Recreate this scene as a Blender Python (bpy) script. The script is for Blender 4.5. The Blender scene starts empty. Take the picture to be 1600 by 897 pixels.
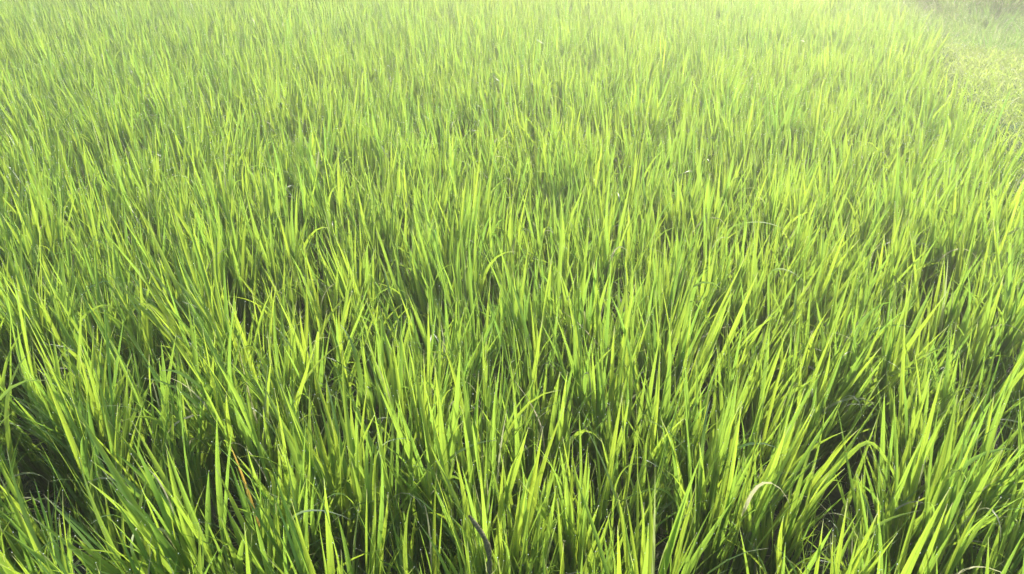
import bpy, math, random
import numpy as np
R = math.radians
rng = np.random.default_rng(7)
random.seed(7)
scene = bpy.context.scene
col = scene.collection

# ------------------------------------------------------------------ camera
PITCH, LENS, CZ = 28.0, 26.0, 1.6
cam_d = bpy.data.cameras.new("camera")
cam = bpy.data.objects.new("camera", cam_d); col.objects.link(cam)
cam.location = (0, 0, CZ); cam.rotation_euler = (R(90 - PITCH), 0, 0)
cam_d.lens = LENS; cam_d.sensor_width = 36; cam_d.clip_start = 0.02; cam_d.clip_end = 3000
scene.camera = cam
# ------------------------------------------------------------------ light
SUN_EL, SUN_AZ = 33.0, 24.0          # azimuth measured from the view direction (+Y) to the right
world = bpy.data.worlds.new("World"); scene.world = world; world.use_nodes = True
wn = world.node_tree; wn.nodes.clear()
sky = wn.nodes.new('ShaderNodeTexSky'); sky.sky_type = 'NISHITA'; sky.sun_disc = False
sky.sun_elevation = R(SUN_EL); sky.sun_rotation = R(SUN_AZ); sky.dust_density = 3.0; sky.air_density = 1.0
bg = wn.nodes.new('ShaderNodeBackground'); bg.inputs['Strength'].default_value = 0.15
wo = wn.nodes.new('ShaderNodeOutputWorld')
wn.links.new(sky.outputs[0], bg.inputs[0]); wn.links.new(bg.outputs[0], wo.inputs[0])
sd = bpy.data.lights.new("sun", 'SUN'); sd.energy = 3.4; sd.angle = R(0.5); sd.color = (1.0, 0.96, 0.87)
sun = bpy.data.objects.new("sun", sd); col.objects.link(sun)
sun.rotation_euler = (R(90 - SUN_EL), 0, R(180 - SUN_AZ))
scene.view_settings.view_transform = 'Standard'; scene.view_settings.look = 'None'
scene.view_settings.gamma = 1.0; scene.view_settings.use_curve_mapping = False
scene.view_settings.exposure = 1.34
scene.cycles.max_bounces = 8; scene.cycles.diffuse_bounces = 5; scene.cycles.transmission_bounces = 5
scene.cycles.volume_bounces = 1

# ------------------------------------------------------------------ helpers
def px(u, v, y):
    """world point at depth y seen at photograph pixel (u, v)"""
    f = 1600 * LENS / 36
    a, b = (u - 800) / f, (448.5 - v) / f
    c, s = math.cos(R(PITCH)), math.sin(R(PITCH))
    d = np.array([a, b * s + c, b * c - s])
    return np.array([0, 0, CZ]) + d * (y / d[1])

def tag(o, label=None, cat=None, group=None, kind=None):
    if label: o['label'] = label
    if cat: o['category'] = cat
    if group: o['group'] = group
    if kind: o['kind'] = kind
    return o

def mesh_np(name, V, F, A, M, mats):
    """V verts (n,3), F list of quads (m,4), A per-vertex colour (n,4), M material index (m,)"""
    me = bpy.data.meshes.new(name)
    n, m = len(V), len(F)
    me.vertices.add(n); me.vertices.foreach_set('co', np.asarray(V, np.float32).ravel())
    me.loops.add(m * 4); me.loops.foreach_set('vertex_index', np.asarray(F, np.int32).ravel())
    me.polygons.add(m)
    me.polygons.foreach_set('loop_start', np.arange(0, m * 4, 4, dtype=np.int32))
    me.polygons.foreach_set('loop_total', np.full(m, 4, np.int32))
    for k in mats: me.materials.append(k)
    me.polygons.foreach_set('material_index', np.asarray(M, np.int32))
    me.polygons.foreach_set('use_smooth', np.ones(m, bool))
    ca = me.color_attributes.new('leaf', 'FLOAT_COLOR', 'POINT')
    ca.data.foreach_set('color', np.asarray(A, np.float32).ravel())
    me.update(calc_edges=True)
    return me

class Bag:
    def __init__(s): s.V, s.F, s.A, s.M, s.n = [], [], [], [], 0
    def add(s, V, F, A, m):
        s.V.append(V); s.F.append(F + s.n); s.A.append(A); s.M.append(np.full(len(F), m)); s.n += len(V)
    def arrays(s):
        return np.concatenate(s.V), np.concatenate(s.F), np.concatenate(s.A), np.concatenate(s.M)
    def merge(s, o):
        V, F, A, M = o.arrays(); s.V.append(V); s.F.append(F + s.n); s.A.append(A); s.M.append(M); s.n += len(V); return s
    def mesh(s, name, mats):
        return mesh_np(name, *s.arrays(), mats)

def ribbon(P, W, wid, fold, rnd, dry):
    """P (B,N,3) centre lines, W (B,N,3) half-width directions, wid (B,N) half widths -> V,F,A"""
    B, N, _ = P.shape
    T = np.gradient(P, axis=1); T /= np.linalg.norm(T, axis=2, keepdims=True) + 1e-9
    W = W - (W * T).sum(2, keepdims=True) * T; W /= np.linalg.norm(W, axis=2, keepdims=True) + 1e-9
    Nn = np.cross(T, W)
    w = wid[..., None]; f = (fold[:, None] * wid)[..., None]
    V = np.stack([P - W * w + Nn * f, P, P + W * w + Nn * f], 2)          # B,N,3,3
    A = np.zeros((B, N, 3, 4)); A[..., 0] = np.array([0, .5, 1.])
    A[..., 1] = np.linspace(0, 1, N)[None, :, None]
    A[..., 2] = rnd[:, None, None]; A[..., 3] = dry[:, None, None]
    b = np.arange(B)[:, None, None] * N * 3; i = np.arange(N - 1)[None, :, None] * 3; j = np.arange(2)[None, None, :]
    q = b + i + j
    F = np.stack([q, q + 1, q + 4, q + 3], -1).reshape(-1, 4)
    return V.reshape(-1, 3), F, A.reshape(-1, 4)

def blades(base, phi, th0, bend, L, w, tw0, tw1, fold, rnd, dry, N=8, power=1.6, side=None):
    B = len(L); s = np.linspace(0, 1, N)
    th = th0[:, None] + bend[:, None] * s[None] ** power
    ph = phi[:, None] + (0 if side is None else side[:, None] * s[None])
    d = np.stack([np.sin(th) * np.cos(ph), np.sin(th) * np.sin(ph), np.cos(th)], 2)
    step = (L / (N - 1))[:, None, None]
    P = np.concatenate([np.zeros((B, 1, 3)), np.cumsum((d[:, 1:] + d[:, :-1]) / 2 * step, 1)], 1) + base[:, None]
    W0 = np.stack([-np.sin(ph), np.cos(ph), 0 * ph], 2) * np.ones((1, N, 1))
    N0 = np.cross(d, W0)
    tw = (tw0[:, None] + tw1[:, None] * s[None])[..., None]
    W = W0 * np.cos(tw) + N0 * np.sin(tw)
    prof = np.minimum(1, .35 + s / .18) * (1 - s ** 2.3)
    prof = np.maximum(prof, 0.03)
    return P, W, w[:, None] * prof[None], fold, rnd, dry

OCT = np.array([[1,0,0],[-1,0,0],[0,1,0],[0,-1,0],[0,0,1],[0,0,-1]], float)
OCF = np.array([[0,2,4,4],[2,1,4,4]])
def drops(bag, pts, r):
    """small dew drops: closed quad spheroids (cube-sphere of 8 corners)"""
    c = np.array([[x, y, z] for x in (-1, 1) for y in (-1, 1) for z in (-1, 1)], float) / 3 ** .5
    f = np.array([[0,1,3,2],[4,6,7,5],[0,4,5,1],[2,3,7,6],[0,2,6,4],[1,5,7,3]])
    n = len(pts)
    V = (pts[:, None] + c[None] * r[:, None, None]).reshape(-1, 3)
    F = (f[None] + np.arange(n)[:, None, None] * 8).reshape(-1, 4)
    bag.add(V, F, np.zeros((n * 8, 4)), 1)

def rice_bag(g, N=10, nt=(14, 19), dewp=.5, rdew=.0011, wmul=1.0):
    bag, stem, dewb = Bag(), Bag(), Bag()
    n = int(g.integers(*nt))
    az = g.uniform(0, 2 * np.pi, n); rad = np.sqrt(g.uniform(0, 1, n)) * .045
    lean = np.abs(g.normal(.07, .06, n)) + rad * 1.6
    tb = np.stack([rad * np.cos(az), rad * np.sin(az), np.zeros(n)], 1)
    laz = az + g.normal(0, .5, n)
    td = np.stack([np.sin(lean) * np.cos(laz), np.sin(lean) * np.sin(laz), np.cos(lean)], 1)
    ht = g.uniform(.20, .36, n)
    # stems
    s = np.linspace(0, 1, 4)
    P = tb[:, None] + td[:, None] * (ht[:, None] * s[None])[..., None]
    Wd = np.stack([-np.sin(laz + .8), np.cos(laz + .8), 0 * laz], 1)[:, None] * np.ones((1, 4, 1))
    wid = np.full((n, 4), .0042) * (1.15 - .4 * s)[None]
    stem.add(*ribbon(P, Wd, wid, np.full(n, .9), g.uniform(0, .5, n), np.zeros(n)), 0)
    stem.add(*ribbon(P, -Wd, wid, np.full(n, .9), g.uniform(0, .5, n), np.zeros(n)), 0)
    # leaves
    rows = []
    for k in range(n):
        m = int(g.integers(3, 5))
        for j in range(m):
            top = j == 0
            h = ht[k] * (1.0 if top else g.uniform(.45, .97))
            b = tb[k] + td[k] * h
            if top or j == 1:
                th0 = abs(g.normal(.05, .06)); bd = abs(g.normal(.09, .09)); L = g.uniform(.26, .40); w = g.uniform(.0058, .0090)
                if g.random() < .05: bd += g.uniform(.5, 1.6)
            else:
                th0 = g.uniform(.06, .30); bd = abs(g.normal(.28, .32)); L = g.uniform(.22, .38); w = g.uniform(.0036, .0062)
                if g.random() < .22: bd += g.uniform(.6, 1.9); w *= .6; th0 *= .7
            dr = 0.0
            q = g.random()
            if not top and q < .03: dr = g.uniform(.3, .9); w *= .6
            if j == 1 and g.random() < .10:          # short curled, partly dried leaf near the canopy top
                th0 = g.uniform(.1, .6); bd = g.uniform(1.6, 3.0); L = g.uniform(.14, .26); w = g.uniform(.0022, .0042); h = ht[k] * 1.12; b = tb[k] + td[k] * h; dr = g.uniform(.5, 1.) if g.random() < .8 else 0.
            th = lean[k] * .75 + th0
            rows.append((*b, laz[k] + g.normal(0, .9), th, bd, L, w * wmul, g.uniform(-.9, .9), g.normal(0, .9), g.uniform(.12, .6),
                         g.random(), dr, g.normal(0, .5), g.uniform(1.4, 3.2)))
    a = np.array(rows)
    for lo, hi, pw in ((1.4, 2.3, 1.7), (2.3, 3.3, 2.8)):
        q = a[(a[:, 14] >= lo) & (a[:, 14] < hi)]
        if not len(q): continue
        P, W, wd, fo, rn, dr = blades(q[:, :3], q[:, 3], q[:, 4], q[:, 5], q[:, 6], q[:, 7], q[:, 8], q[:, 9], q[:, 10], q[:, 11], q[:, 12], N, pw, q[:, 13])
        bag.add(*ribbon(P, W, wd, fo, rn, dr), 0)
        pts = []
        for i in range(len(P)):
            if g.random() < dewp: pts.append(P[i, -1])
            if g.random() < dewp * 1.3:
                for _ in range(int(g.integers(1, 4))):
                    k = int(g.integers(N // 3, N - 1)); sg = g.choice((-1, 1))
                    pts.append(P[i, k] + W[i, k] * wd[i, k] * sg)
        if pts:
            pts = np.array(pts); drops(dewb, pts, g.uniform(.5, 1.1, len(pts)) * rdew)
    bag.merge(stem)
    return bag, dewb

# ------------------------------------------------------------------ materials
def new_mat(name):
    m = bpy.data.materials.new(name); m.use_nodes = True; t = m.node_tree; t.nodes.clear()
    return m, t, t.nodes.new('ShaderNodeOutputMaterial')
def N_(t, k, **kw):
    n = t.nodes.new(k)
    for a, b in kw.items(): setattr(n, a, b)
    return n
def mixc(t, fac, a, b, typ='MIX'):
    n = t.nodes.new('ShaderNodeMix'); n.data_type = 'RGBA'; n.blend_type = typ
    for s, v in ((0, fac), (6, a), (7, b)):
        if hasattr(v, 'links'): t.links.new(v, n.inputs[s])
        else: n.inputs[s].default_value = v if s == 0 else (*v, 1)
    return n.outputs[2]
def math_(t, op, a, b=0.0, c=0.0, clamp=False):
    n = t.nodes.new('ShaderNodeMath'); n.operation = op; n.use_clamp = clamp
    for i, v in enumerate((a, b, c)):
        if hasattr(v, 'links'): t.links.new(v, n.inputs[i])
        else: n.inputs[i].default_value = v
    return n.outputs[0]

def leaf_mat(name, ref_a, ref_b, tr_a, tr_b, dry=(.52, .50, .32), trans=.55, gloss=.5, rough=.38, pale=None):
    m, t, out = new_mat(name)
    at = N_(t, 'ShaderNodeAttribute', attribute_name='leaf')
    sep = N_(t, 'ShaderNodeSeparateXYZ'); t.links.new(at.outputs['Vector'], sep.inputs[0])
    ac, al, rn, dr = sep.outputs[0], sep.outputs[1], sep.outputs[2], at.outputs['Alpha']
    oi = N_(t, 'ShaderNodeObjectInfo')
    geo = N_(t, 'ShaderNodeNewGeometry')
    big = N_(t, 'ShaderNodeTexNoise'); big.inputs['Scale'].default_value = 1.3; big.inputs['Detail'].default_value = 2
    t.links.new(geo.outputs['Position'], big.inputs['Vector'])
    v = math_(t, 'ADD', math_(t, 'MULTIPLY', rn, .75), math_(t, 'MULTIPLY', math_(t, 'SUBTRACT', big.outputs[0], .3), .7), clamp=True)
    # fine veins that run the length of the blade
    cv = N_(t, 'ShaderNodeCombineXYZ'); t.links.new(math_(t, 'MULTIPLY', ac, 16), cv.inputs[0])
    t.links.new(math_(t, 'MULTIPLY', al, 1.5), cv.inputs[1]); t.links.new(math_(t, 'MULTIPLY', rn, 91), cv.inputs[2])
    vn = N_(t, 'ShaderNodeTexNoise'); vn.inputs['Scale'].default_value = 1; vn.inputs['Detail'].default_value = 2
    t.links.new(cv.outputs[0], vn.inputs['Vector'])
    vein = math_(t, 'MULTIPLY_ADD', vn.outputs[0], 1.1, .45)
    rib = math_(t, 'SUBTRACT', 1, math_(t, 'MULTIPLY', math_(t, 'ABSOLUTE', math_(t, 'SUBTRACT', ac, .5)), 11), clamp=True)
    def scal(c):
        g = N_(t, 'ShaderNodeCombineXYZ'); [t.links.new(vein, g.inputs[i]) for i in range(3)]
        return mixc(t, 1.0, c, g.outputs[0], 'MULTIPLY')
    ca = scal(mixc(t, v, ref_a, ref_b)); ct = scal(mixc(t, v, tr_a, tr_b))
    ca = mixc(t, math_(t, 'MULTIPLY', rib, .45), ca, (.20, .30, .10))
    ct = mixc(t, math_(t, 'MULTIPLY', rib, .55), ct, tuple(x * .45 for x in tr_a))
    # worn tips and dry blotches
    bl = N_(t, 'ShaderNodeTexNoise'); bl.inputs['Scale'].default_value = 40; t.links.new(geo.outputs['Position'], bl.inputs['Vector'])
    tip = math_(t, 'MULTIPLY', math_(t, 'SUBTRACT', math_(t, 'ADD', al, math_(t, 'MULTIPLY', rn, .09)), .98), 14, clamp=True)
    dm = math_(t, 'MAXIMUM', math_(t, 'MULTIPLY', tip, .7), math_(t, 'MULTIPLY', math_(t, 'GREATER_THAN', dr, .01), math_(t, 'MULTIPLY_ADD', bl.outputs[0], .8, math_(t, 'MULTIPLY_ADD', dr, .9, -.35)), clamp=True))
    ca = mixc(t, dm, ca, dry); ct = mixc(t, dm, ct, tuple(x * .7 for x in dry))
    if pale:  # green blade whitened towards its end, gloss sheen put into the colour
        pf = math_(t, 'MULTIPLY', math_(t, 'SUBTRACT', al, pale), 8, clamp=True)
        ca = mixc(t, pf, ca, (.55, .60, .42)); ct = mixc(t, pf, ct, (.42, .48, .28))
    # small rusty flecks
    fl = N_(t, 'ShaderNodeTexNoise'); fl.inputs['Scale'].default_value = 170; t.links.new(geo.outputs['Position'], fl.inputs['Vector'])
    fk = math_(t, 'MULTIPLY', math_(t, 'SUBTRACT', fl.outputs[0], .70), 14, clamp=True)
    ca = mixc(t, fk, ca, (.22, .14, .05)); ct = mixc(t, fk, ct, (.20, .13, .03))
    pb = N_(t, 'ShaderNodeBsdfPrincipled'); pb.inputs['Roughness'].default_value = rough
    pb.inputs['Specular IOR Level'].default_value = gloss
    t.links.new(ca, pb.inputs['Base Color'])
    bu = N_(t, 'ShaderNodeBump'); bu.inputs['Strength'].default_value = .35; bu.inputs['Distance'].default_value = .0006
    t.links.new(vn.outputs[0], bu.inputs['Height']); t.links.new(bu.outputs[0], pb.inputs['Normal'])
    tb = N_(t, 'ShaderNodeBsdfTranslucent'); t.links.new(ct, tb.inputs['Color'])
    mx = N_(t, 'ShaderNodeMixShader'); mx.inputs[0].default_value = trans
    t.links.new(pb.outputs[0], mx.inputs[1]); t.links.new(tb.outputs[0], mx.inputs[2]); t.links.new(mx.outputs[0], out.inputs[0])
    return m

RICE = leaf_mat('rice_leaf', (.055, .135, .04), (.10, .18, .045), (.20, .385, .05), (.385, .51, .04), trans=.57, gloss=.75, rough=.33)
SHORT = leaf_mat('short_grass', (.09, .15, .03), (.17, .20, .05), (.32, .50, .06), (.52, .62, .12), gloss=.4, rough=.5)
TALL = leaf_mat('tall_grass', (.05, .145, .04), (.12, .21, .06), (.15, .34, .05), (.48, .60, .10), trans=.5)
STRAW = leaf_mat('straw', (.42, .36, .22), (.5, .45, .3), (.45, .42, .28), (.5, .46, .3), gloss=.6)
DEW, t, out = new_mat('dew')
p = N_(t, 'ShaderNodeBsdfPrincipled'); p.inputs['Base Color'].default_value = (.8, .85, .8, 1); p.inputs['Roughness'].default_value = .12
tb = N_(t, 'ShaderNodeBsdfTranslucent'); tb.inputs[0].default_value = (.9, .93, .85, 1)
mx = N_(t, 'ShaderNodeMixShader'); mx.inputs[0].default_value = .5
t.links.new(p.outputs[0], mx.inputs[1]); t.links.new(tb.outputs[0], mx.inputs[2]); t.links.new(mx.outputs[0], out.inputs[0])

def soil_mat(name, a, b, rough, scale=9, bump=.02, spec=.5, high=None):
    m, t, out = new_mat(name)
    geo = N_(t, 'ShaderNodeNewGeometry')
    n1 = N_(t, 'ShaderNodeTexNoise'); n1.inputs['Scale'].default_value = scale; n1.inputs['Detail'].default_value = 8
    t.links.new(geo.outputs['Position'], n1.inputs['Vector'])
    r = N_(t, 'ShaderNodeValToRGB'); r.color_ramp.elements[0].position = .35; r.color_ramp.elements[1].position = .65
    r.color_ramp.elements[0].color = (*a, 1); r.color_ramp.elements[1].color = (*b, 1)
    t.links.new(n1.outputs[0], r.inputs[0])
    p = N_(t, 'ShaderNodeBsdfPrincipled'); p.inputs['Roughness'].default_value = rough; p.inputs['Specular IOR Level'].default_value = spec
    if high:
        sp = N_(t, 'ShaderNodeSeparateXYZ'); t.links.new(geo.outputs['Position'], sp.inputs[0])
        t.links.new(mixc(t, math_(t, 'MULTIPLY', math_(t, 'SUBTRACT', sp.outputs[2], .03), 12, clamp=True), r.outputs[0], high), p.inputs['Base Color'])
    else: t.links.new(r.outputs[0], p.inputs['Base Color'])
    bu = N_(t, 'ShaderNodeBump'); bu.inputs['Strength'].default_value = .6; bu.inputs['Distance'].default_value = bump
    t.links.new(n1.outputs[0], bu.inputs['Height']); t.links.new(bu.outputs[0], p.inputs['Normal']); t.links.new(p.outputs[0], out.inputs[0])
    return m
MUD = soil_mat('wet_mud', (.05, .05, .03), (.11, .12, .06), .85, 14, .03, .15, (.05, .13, .03))
EARTH = soil_mat('bank_earth', (.07, .08, .03), (.14, .14, .06), .9)
WATER, t, out = new_mat('paddy_water')
p = N_(t, 'ShaderNodeBsdfPrincipled'); p.inputs['Base Color'].default_value = (.05, .08, .035, 1); p.inputs['Roughness'].default_value = .22; p.inputs['Specular IOR Level'].default_value = .3
p.inputs['Alpha'].default_value = .45
t.links.new(p.outputs[0], out.inputs[0])

# ------------------------------------------------------------------ ground, water, bank
def edge_x(y):                     # right-hand edge of the rice
    y = np.asarray(y, float)
    return 2.60 + .36 * (y - 4.13) + .05 * np.sin(y * 2.1)
def bank_h(x, y):
    d = x - edge_x(y)
    up = np.clip((d + .02) / .35, 0, 1); up = up * up * (3 - 2 * up)
    h = .34 * up
    # the bank drops again into a ditch further off
    dd = np.clip((y - 6.15 - 1.5 * np.clip(4.6 - x, 0, 2) + .15 * np.sin(x * 7)) / .6, 0, 1) * np.clip((d - .15) / .35, 0, 1)
    rise = np.clip((y - 8.1) / 2.6, 0, 1) * np.clip((d - .25) / .6, 0, 1)
    return h - .28 * dd * dd * (3 - 2 * dd) + .75 * rise * rise * (3 - 2 * rise)
def grid(name, xs, ys, hf, mat):
    X, Y = np.meshgrid(xs, ys); Z = hf(X, Y)
    V = np.stack([X, Y, Z], 2).reshape(-1, 3); nx, ny = len(xs), len(ys)
    i = (np.arange(ny - 1)[:, None] * nx + np.arange(nx - 1)[None]).ravel()
    F = np.stack([i, i + 1, i + nx + 1, i + nx], 1)
    o = bpy.data.objects.new(name, mesh_np(name, V, F, np.zeros((len(V), 4)), np.zeros(len(F)), [mat])); col.objects.link(o)
    return o
def bump(x, y): return .012 * np.sin(x * 13 + 2 * np.sin(y * 7)) * np.sin(y * 17 + np.sin(x * 9))
xs = np.concatenate([[-900, -300, -80, -25, -12], np.arange(-11, 11, .06), [12, 25, 80, 300, 900]])
ys = np.concatenate([[-900, -300, -80, -20, -5], np.arange(-1, 16, .06), [18, 40, 100, 300, 900]])
g = grid('ground', xs, ys, lambda x, y: bump(x, y) + bank_h(x, y), MUD); tag(g, kind='structure')
w = grid('water', np.array([-14., 0, 14]), np.array([-1., 6, 18]), lambda x, y: 0 * x + .004, WATER); tag(w, kind='structure')

# ------------------------------------------------------------------ rice plants
g0 = np.random.default_rng(11)
f_half = 0.5 * 36 / LENS
hills = []
y = .15
row = 0
while y < 13.5:
    hw = f_half * math.hypot(y + .35, 1.2) + .9
    x = -hw + (row % 2) * .09
    while x < hw:
        hx, hy = x + g0.normal(0, .03), y + g0.normal(0, .03)
        if hx < float(edge_x(hy)) + .02 + g0.normal(0, .04): hills.append((hx, hy))
        x += .170
    y += .172; row += 1
hills = np.array(hills)
# thin patches where mud shows and the plants stand further apart
def dist(a): return np.hypot(hills[:, 0] - a[0], hills[:, 1] - a[1])
keep = np.ones(len(hills), bool)
for u, v, yy, r in ((1300, 850, 1.22, .14), (940, 560, 1.95, .10), (480, 300, 2.9, .12), (560, 790, 1.35, .08)):
    f_ = px(u, v, 1.0)[2] - CZ; p_ = px(u, v, (.15 - CZ) / f_); keep &= dist(p_) > r
hills = hills[keep]
def pxa(x, y, z):
    f = 1600 * LENS / 36; c, s = math.cos(R(PITCH)), math.sin(R(PITCH)); d = y * c + (CZ - z) * s
    return 800 + f * x / d, 448.5 - f * ((z - CZ) * c + y * s) / d
for u0, u1, v0, v1 in ((1275, 1335, 800, 900), (735, 780, 840, 900)):
    for z, e in ((0., 0), (.42, 5)):
        U, V_ = pxa(hills[:, 0], hills[:, 1], z)
        hills = hills[~((U > u0 - e) & (U < u1 + e) & (V_ > v0) & (V_ < v1 + e * 2))]
def lean_field(x, y):
    lx = -.02 + .32 * np.exp(-(y / 2.4) ** 2) * np.tanh(np.clip(-x, 0, 3) * 1.6) - .12 * np.exp(-(y / 2.0) ** 2) * np.tanh(np.clip(x, 0, 3) * 1.6) + .035 * np.sin(x * 2.3 + y * 1.1) + .03 * np.sin(y * 3.1 - x * 1.7)
    ly = .05 * np.sin(x * 1.9 - y * 2.2)
    return lx, ly
def score(h):                     # how large a plant shows: nearest ones within the frame
    x, yy = h
    c, s = math.cos(R(PITCH)), math.sin(R(PITCH)); best = 9
    for z in (.1, .62):
        d = yy * c + (CZ - z) * s
        if d < .1: continue
        u = x / d / f_half; v = ((z - CZ) * c + yy * s) / d / (f_half * 897 / 1600)
        best = min(best, max(abs(u) - 1.02, abs(v) - 1.02, 0))
    return math.hypot(x, yy) + best * 6
sc = np.array([score(h) for h in hills]); order = np.argsort(sc)
near = order[:280]; far = order[280:]
PROT = [rice_bag(np.random.default_rng(100 + i), 10) for i in range(36)]
PM = [tuple(b.mesh(nm, [RICE, DEW]) for b, nm in zip(bs, ('leaf_blades', 'dew_drops'))) for bs in PROT]
def new_plant():
    root = bpy.data.objects.new('rice_plant', None); col.objects.link(root); root.empty_display_size = .05
    for nm, me in zip(('leaf_blades', 'dew_drops'), PM[0]):
        c = bpy.data.objects.new(nm, me); col.objects.link(c); c.parent = root
    return root
proto = new_plant(); proto_kids = list(proto.children)
def copy_plant(ms):
    r_ = proto.copy(); col.objects.link(r_)
    for ch, me in zip(proto_kids, ms):
        c = ch.copy(); c.data = me; c.parent = r_; col.objects.link(c)
    return r_
def to_px(p):
    f = 1600 * LENS / 36; c, s = math.cos(R(PITCH)), math.sin(R(PITCH))
    d = p[1] * c + (CZ - p[2]) * s
    return 800 + f * p[0] / d, 448.5 - f * ((p[2] - CZ) * c + p[1] * s) / d
plants = []
for i, k in enumerate(near):
    x, yy = hills[k]
    o = proto if i == 0 else copy_plant(PM[int(g0.integers(len(PM)))])
    u, v = to_px((x, yy, .45))
    cw = ('far left', 'left of centre', 'centre', 'right of centre', 'far right')[int(np.clip(u // 320, 0, 4))]
    rw = 'bottom' if v > 640 else 'middle' if v > 430 else 'upper'
    zone = {'bottom': 'along the bottom of the photo, %s', 'middle': 'halfway up the photo, %s', 'upper': 'above mid height, %s'}[rw] % cw
    tag(o, 'one of the upright green rice plants ' + zone, 'rice plant', 'rice plants ' + zone.replace(',', ''))
    lx, ly = lean_field(x, yy)
    o.location = (x, yy, float(bump(x, yy)) - .005); s = g0.uniform(.80, 1.04)
    o.scale = (s, s, s * g0.uniform(.95, 1.08)); o.rotation_euler = (-ly + g0.normal(0, .03), lx + g0.normal(0, .03), g0.uniform(0, 6.28))
    plants.append(o)
bpy.context.view_layer.update()

# single leaves that stand out from the crop: bent, pale from a painted-on sheen, withered
SHEEN_TIP = leaf_mat('sheen_tip_leaf', (.06, .14, .05), (.1, .2, .06), (.15, .36, .05), (.37, .54, .04), gloss=.8, rough=.28, pale=.74)
RUST = leaf_mat('withered_leaf', (.40, .20, .05), (.5, .36, .08), (.5, .26, .05), (.55, .45, .08))
used = set()
def leaf_on(pts, yy, w, label, leaf_label, mat=None, name='bent_leaf', rise=0.0, dry=0.0, flat=.2):
    ut, vt = min(pts, key=lambda p: p[1]); f_ = px(ut, vt, 1.0)[2] - CZ; yy = (.53 - CZ) / f_
    W3 = [px(u, v, yy + rise * i / (len(pts) - 1)) for i, (u, v) in enumerate(pts)]
    tail = W3[0]
    best = min((p for p in plants if p not in used), key=lambda p: math.hypot(p.location.x - tail[0] * 1.0, p.location.y - (yy - .02)))
    used.add(best)
    b0 = np.array(best.location) + (0, 0, .12)
    ctl = np.array(([b0, (b0 * .45 + tail * .55)] if tail[2] > .2 else [b0]) + W3)
    tt = np.concatenate([[0], np.cumsum(np.linalg.norm(np.diff(ctl, axis=0), axis=1))]); n = 28
    q = np.linspace(0, tt[-1], n); P = np.column_stack([np.interp(q, tt, ctl[:, i]) for i in range(3)])
    for _ in range(3): P[1:-1] = (P[:-2] + 2 * P[1:-1] + P[2:]) / 4
    s_ = np.linspace(0, 1, n); prof = np.maximum(np.minimum(1, .3 + s_ / .3) * (1 - s_ ** 3.2), .04)
    T = np.gradient(P, axis=0); T /= np.linalg.norm(T, axis=1, keepdims=True)
    view = P - np.array([0, 0, CZ]); Wd = np.cross(T, view / np.linalg.norm(view, axis=1, keepdims=True) + np.array([flat * 1.5, 0, 0]))
    for i in range(1, n):
        if Wd[i] @ Wd[i - 1] < 0: Wd[i] *= -1
    b = Bag(); b.add(*ribbon(P[None], Wd[None], (w / 2000 * prof)[None], np.array([.22]), np.array([.55]), np.array([dry])), 0)
    o = bpy.data.objects.new(name, b.mesh(name, [mat or RICE])); col.objects.link(o)
    o.parent = best; o.matrix_parent_inverse = best.matrix_world.inverted()
    o['label'] = leaf_label
    best['label'] = label
    if 'group' in best: del best['group']
leaf_on([(1330,905),(1345,850),(1365,822),(1400,805),(1440,797)], 1.0, 13, 'rice plant whose wide blade bends over right beside the dark gap at bottom right', 'broad blade bent over to the right')
leaf_on([(1450,815),(1465,770),(1482,738),(1497,727),(1507,738),(1512,754)], 1.15, 13, 'rice plant with a leaf bent over and showing a bright pale tip at lower right', 'blade curled down at a bright tip')
leaf_on([(1232,900),(1270,800),(1310,710),(1345,640),(1378,590)], 1.1, 17, 'tall rice plant with the broadest blade leaning right above the dark gap', 'long broad blade leaning right', name='broad_leaf')
leaf_on([(1290,880),(1330,770),(1370,655)], 1.15, 16, 'rice plant with a bright straight blade pointing up above the dark gap', 'bright straight blade', name='broad_leaf')
leaf_on([(1358,680),(1385,716),(1402,750),(1412,795)], 1.35, 11, 'rice plant with a yellow green leaf drooping right, right of the broadest blade', 'drooping yellow green leaf')
leaf_on([(452,802),(485,795),(520,798),(548,812)], 1.2, 8, 'rice plant with a thin pale leaf arching flat near the bottom, left of centre', 'thin pale arching leaf', SHEEN_TIP)
leaf_on([(586,712),(598,689),(622,683),(652,686)], 1.45, 5, 'rice plant with a thin pale leaf hooked to the right, below centre', 'thin pale hooked leaf', SHEEN_TIP)
leaf_on([(1135,356),(1165,347),(1195,346),(1228,358)], 2.4, 8, 'rice plant with a long pale leaf arching level right of centre', 'long pale arching leaf', SHEEN_TIP)
leaf_on([(1112,392),(1119,374),(1129,367),(1141,372)], 2.3, 10, 'rice plant with a short whitish hooked leaf right of centre', 'short whitish hooked leaf', SHEEN_TIP)
leaf_on([(1200,420),(1222,417),(1243,427),(1262,444)], 2.15, 9, 'rice plant with a white edged leaf drooping over a shaded gap right of centre', 'whitish drooping leaf', SHEEN_TIP)
leaf_on([(262,278),(283,271),(300,280),(314,302)], 2.8, 6, 'rice plant with a thin leaf arched over in the upper left', 'thin arching leaf', SHEEN_TIP)
leaf_on([(380,262),(408,257),(438,265),(462,274)], 2.85, 5, 'rice plant with a thin leaf lying nearly level in the upper left', 'thin level leaf', SHEEN_TIP)
leaf_on([(113,514),(140,485),(168,471),(182,482),(196,508)], 1.7, 9, 'rice plant with a leaf folded like a hook at the left', 'leaf folded like a hook')
leaf_on([(203,858),(208,832),(222,812)], 1.1, 11, 'rice plant with a whitish green leaf tip at bottom left', 'whitish leaf tip', SHEEN_TIP)
leaf_on([(960,760),(975,728),(990,719),(1018,730)], 1.4, 6, 'rice plant with a slender leaf hooked over right of the bottom centre', 'slender hooked leaf')
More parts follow.
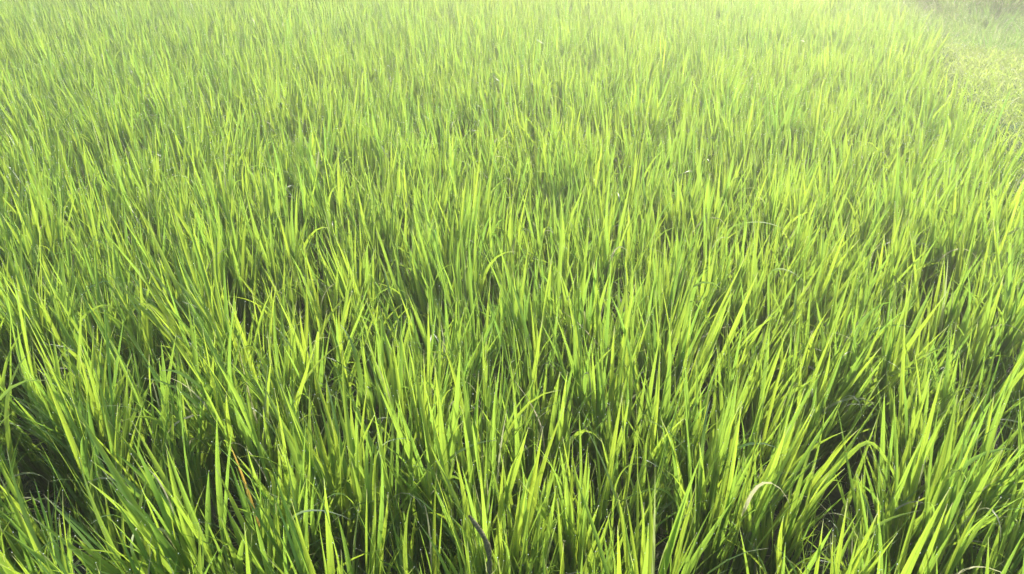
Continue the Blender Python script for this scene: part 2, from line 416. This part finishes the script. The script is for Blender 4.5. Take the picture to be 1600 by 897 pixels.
leaf_on([(390,775),(376,735),(359,693)], 1.35, 10, 'rice plant with a withered orange and yellow leaf at lower left', 'withered orange yellow leaf', RUST, 'withered_leaf')
leaf_on([(852,705),(845,660),(822,618),(800,590)], 1.5, 5, 'rice plant with a straw coloured leaf leaning left just below centre', 'straw coloured leaf', STRAW, 'dry_leaf')
leaf_on([(985,600),(940,545),(905,505),(870,480)], 1.75, 5, 'rice plant with a dry straw leaf lying diagonally just right of centre', 'dry straw leaf', STRAW, 'dry_leaf')

# bent, speckled dead stalk
SPECK = soil_mat('speckled_stalk', (.045, .045, .025), (.20, .18, .09), .7, 260, .002)
def stalk(pts, yy):
    ctl = np.array([px(u, v, yy) for u, v in pts]); ctl = np.vstack([[ctl[0][0], yy, -.02], ctl])
    tt = np.concatenate([[0], np.cumsum(np.linalg.norm(np.diff(ctl, axis=0), axis=1))]); n = 40
    P = np.column_stack([np.interp(np.linspace(0, tt[-1], n), tt, ctl[:, i]) for i in range(3)])
    for _ in range(3): P[1:-1] = (P[:-2] + 2 * P[1:-1] + P[2:]) / 4
    T = np.gradient(P, axis=0); T /= np.linalg.norm(T, axis=1, keepdims=True)
    A1 = np.cross(T, [0, 1, 0]); A1 /= np.linalg.norm(A1, axis=1, keepdims=True); A2 = np.cross(T, A1)
    rad = .0050 * (1 - .2 * np.linspace(0, 1, n)) * (1 + .10 * np.sin(np.arange(n) * 1.9) + .2 * np.maximum(0, np.sin(np.arange(n) * .42)) ** 6); rad[-1] *= .6; rad[-2] *= .9
    a = np.linspace(0, 2 * np.pi, 10, endpoint=False)
    V = (P[:, None] + rad[:, None, None] * (np.cos(a)[None, :, None] * A1[:, None] + np.sin(a)[None, :, None] * A2[:, None]) * (1 + .16 * np.random.default_rng(3).normal(size=(n, 10, 1)))).reshape(-1, 3)
    i = np.arange(n - 1)[:, None] * 10; j = np.arange(10)[None]; k = (j + 1) % 10
    F = np.stack([i + j, i + k, i + 10 + k, i + 10 + j], -1).reshape(-1, 4)
    o = bpy.data.objects.new('dead_stalk', mesh_np('dead_stalk', V, F, np.zeros((len(V), 4)), np.zeros(len(F)), [SPECK])); col.objects.link(o)
    return tag(o, 'dark brown speckled dead stalk bent over among blades at the bottom centre', 'dead stalk')
stalk([(764,905),(766,870),(760,842),(733,806)], .98)

# the rest of the field
FP = []
for i in range(30):
    a_, c_ = rice_bag(np.random.default_rng(500 + i), 6, dewp=.45, rdew=.0022); FP.append(a_.merge(c_).arrays())
big = Bag()
for k in far:
    x, yy = hills[k]; V, F, A, M = FP[int(g0.integers(len(FP)))]
    a = g0.uniform(0, 6.28); s = g0.uniform(.80, 1.04); lx, ly = lean_field(x, yy); lx += g0.normal(0, .03); ly += g0.normal(0, .03)
    c, s_ = math.cos(a), math.sin(a)
    Q = V @ np.array([[c, s_, 0], [-s_, c, 0], [0, 0, 1]]) * s
    Q[:, 0] += Q[:, 2] * math.tan(lx); Q[:, 1] += Q[:, 2] * math.tan(ly)
    A = A.copy(); A[:, 2] = (A[:, 2] + g0.normal(0, .1)).clip(0, 1)
    big.V.append(Q + np.array([x, yy, 0])); big.F.append(F + big.n); big.A.append(A); big.M.append(M); big.n += len(V)
o = bpy.data.objects.new('rice_crop', big.mesh('rice_crop', [RICE, DEW])); col.objects.link(o)
tag(o, 'dense mass of young green rice filling the far part of the paddy', 'rice crop', kind='stuff')
print('rice far faces', len(o.data.polygons), 'hills', len(hills))

# ------------------------------------------------------------------ litter, short grass on the bank
def scatter(name, n, xf, Lr, wr, thr, bdr, mat, seed, N=5, hf=None, dry=.1, dew=.2, rdew=.002):
    g = np.random.default_rng(seed); XY = xf(g, n); n = len(XY)
    Z = bank_h(XY[:, 0], XY[:, 1]) if hf is None else hf(XY)
    base = np.column_stack([XY, Z - .005])
    D = np.where(g.random(n) < dry, g.uniform(.4, 1, n), 0)
    P, W, wd, fo, rn, dr = blades(base, g.uniform(0, 6.28, n), g.uniform(*thr, n), g.uniform(*bdr, n), g.uniform(*Lr, n), g.uniform(*wr, n),
                                  g.uniform(-1, 1, n), g.normal(0, .8, n), g.uniform(.05, .4, n), g.random(n), D, N)
    b = Bag(); b.add(*ribbon(P, W, wd, fo, rn, dr), 0)
    pts = P[g.random(n) < dew][:, -1]
    if len(pts): drops(b, pts, g.uniform(.5, 1, len(pts)) * rdew)
    o = bpy.data.objects.new(name, b.mesh(name, [mat, DEW])); col.objects.link(o)
    return o
def bank_xy(g, n):
    y = 2.5 + 11.5 * g.random(n) ** .8; x = edge_x(y) - .14 + (2.0 + .25 * y) * g.random(n) ** 1.2
    k = bank_h(x, y) > -.06
    return np.column_stack([x, y])[k]
o = scatter('bank_grass', 130000, bank_xy, (.06, .17), (.0016, .0032), (.1, .9), (.4, 2.2), SHORT, 21, dry=.12, rdew=.003)
tag(o, 'short pale yellow green grass covering the bank at the edge of the paddy', 'grass', kind='stuff')

def wild_xy(g, n):
    y = g.uniform(6.3, 14, n); x = edge_x(y) + .1 + 4.5 * g.random(n)
    return np.column_stack([x, y])[(y > 6.6 + 1.5 * np.clip(4.6 - x, 0, 2))]
o = scatter('wild_grass', 60000, wild_xy, (.16, .46), (.0026, .0052), (.0, .5), (.2, 2.6), TALL, 77, 7, dry=.03, rdew=.003)
tag(o, 'tangled green wild grass growing over the slope beyond the bank', 'wild grass', kind='stuff')
LITTER = leaf_mat('litter', (.16, .13, .07), (.30, .26, .15), (.10, .09, .04), (.2, .17, .09), dry=(.4, .36, .22), trans=.25)
o = scatter('leaf_litter', 9000, lambda g, n: np.column_stack([g.uniform(-3, 2.6, n), g.uniform(.7, 4.5, n)]), (.04, .20), (.001, .0028), (1.2, 1.62), (-.15, .25), LITTER, 33, dry=.3, dew=.02,
            hf=lambda q: .012 + .02 * np.abs(np.sin(q[:, 0] * 91)))
tag(o, 'brown dead leaf scraps and straw on the wet mud between the rice', 'leaf litter', kind='stuff')
# ------------------------------------------------------------------ tall grass tussocks in the ditch
def tussock_mesh(seed, n=560, hL=(.24, .62)):
    g = np.random.default_rng(seed); b = Bag()
    r = np.sqrt(g.random(n)) * .24; a = g.uniform(0, 6.28, n)
    base = np.column_stack([r * np.cos(a), r * np.sin(a), 0 * r])
    arch = g.random(n) < .45
    bd = np.where(arch, g.uniform(1.6, 3.1, n), g.uniform(.1, 1.0, n))
    P, W, wd, fo, rn, dr = blades(base, a + g.normal(0, .7, n), g.uniform(.02, .4, n), bd, g.uniform(*hL, n) * np.where(arch, 1.15, 1), np.where(arch, .0036, .0052) * g.uniform(.8, 1.3, n),
                                  g.uniform(-.8, .8, n), g.normal(0, .6, n), g.uniform(.1, .4, n), np.where(arch, 1., .25) * g.random(n) ** .6, np.where(g.random(n) < .10, .9, 0), 12, 1.9)  # arching blades coloured lighter as if catching the sun, upright ones darker
    b.add(*ribbon(P, W, wd, fo, rn, dr), 0)
    d = Bag(); pts = P[g.random(n) < .5][:, -1]; drops(d, pts, g.uniform(.6, 1.2, len(pts)) * .0022)
    return b.mesh('leaf_blades', [TALL]), d.mesh('dew_drops', [DEW, DEW])
TM = [tussock_mesh(900 + i) for i in range(5)]
gt = np.random.default_rng(5); tp = None
def place_tussock(j, x, y, s, label, group=None):
    global tp, tk
    if tp is None:
        tp = o = bpy.data.objects.new('grass_tussock', None); col.objects.link(o); tk = []
        for nm, me in zip(('leaf_blades', 'dew_drops'), TM[0]):
            c = bpy.data.objects.new(nm, me); col.objects.link(c); c.parent = o; tk.append(c)
    else:
        o = tp.copy(); col.objects.link(o)
        for ch, me in zip(tk, TM[j % 5]):
            c = ch.copy(); c.data = me; c.parent = o; col.objects.link(c)
    if 'group' in o: del o['group']
    tag(o, label, 'grass tussock', group)
    x -= .35; y -= .75
    o.location = (x, y, float(bank_h(x, y))); o.scale = (s, s, s); o.rotation_euler = (0, 0, gt.uniform(0, 6.28))
for j, (x, y, s) in enumerate([(4.85, 8.75, .8), (4.7, 8.15, .75), (4.75, 7.7, .75), (5.05, 7.5, .85), (5.4, 7.4, .95)]):
    place_tussock(j, x, y, s, 'wild grass tussock')
fr = [o for o in col.objects if o.name.startswith('grass_tussock')]
for o, l in zip(fr, ['small wild grass tussock with looping blades at the left end beyond the bank',
                     'small wild grass tussock second from the left end beyond the bank',
                     'wild grass tussock in the middle of the front row beyond the bank',
                     'wild grass tussock second from the right edge, front row beyond the bank',
                     'largest wild grass tussock at the right edge, front row beyond the bank']): o['label'] = l
for j, (x, y, s) in enumerate([(5.1, 10.3, .9), (5.7, 10.5, 1.0), (6.3, 10.4, 1.0), (6.9, 10.2, 1.0), (6.0, 11.1, 1.0), (6.7, 11.1, 1.0), (7.3, 10.9, 1.0), (5.3, 11.2, 1.0), (5.15, 8.3, .8), (5.5, 8.0, .85), (5.85, 7.8, .95), (5.3, 8.9, .9), (5.75, 8.5, .95), (6.2, 8.3, .95), (5.15, 9.4, .85), (5.6, 9.3, .9),
                               (6.05, 9.0, .95), (6.5, 8.9, 1.0), (5.5, 9.9, .9), (6.0, 9.8, .95), (6.5, 9.6, 1.0)]):
    place_tussock(j + 2, x, y, s, 'tall wild grass tussock in the thicket behind the front row at top right', 'wild grass tussocks in the thicket')

# ------------------------------------------------------------------ haze
HX = 30.0
me = bpy.data.meshes.new('haze')
c = [(x, y, z) for x in (-HX, HX) for y in (-10, 30) for z in (-1.05, 1.80)]
me.from_pydata(c, [], [(0,1,3,2),(4,6,7,5),(0,4,5,1),(2,3,7,6),(0,2,6,4),(1,5,7,3)]); me.update()
hz = bpy.data.objects.new('haze', me); col.objects.link(hz); tag(hz, kind='stuff')
m, t, out = new_mat('haze')
pv = N_(t, 'ShaderNodeVolumePrincipled'); pv.inputs['Color'].default_value = (1.0, .985, .88, 1); pv.inputs['Density'].default_value = .0115
pv.inputs['Anisotropy'].default_value = .62
t.links.new(pv.outputs[0], out.inputs['Volume']); me.materials.append(m)
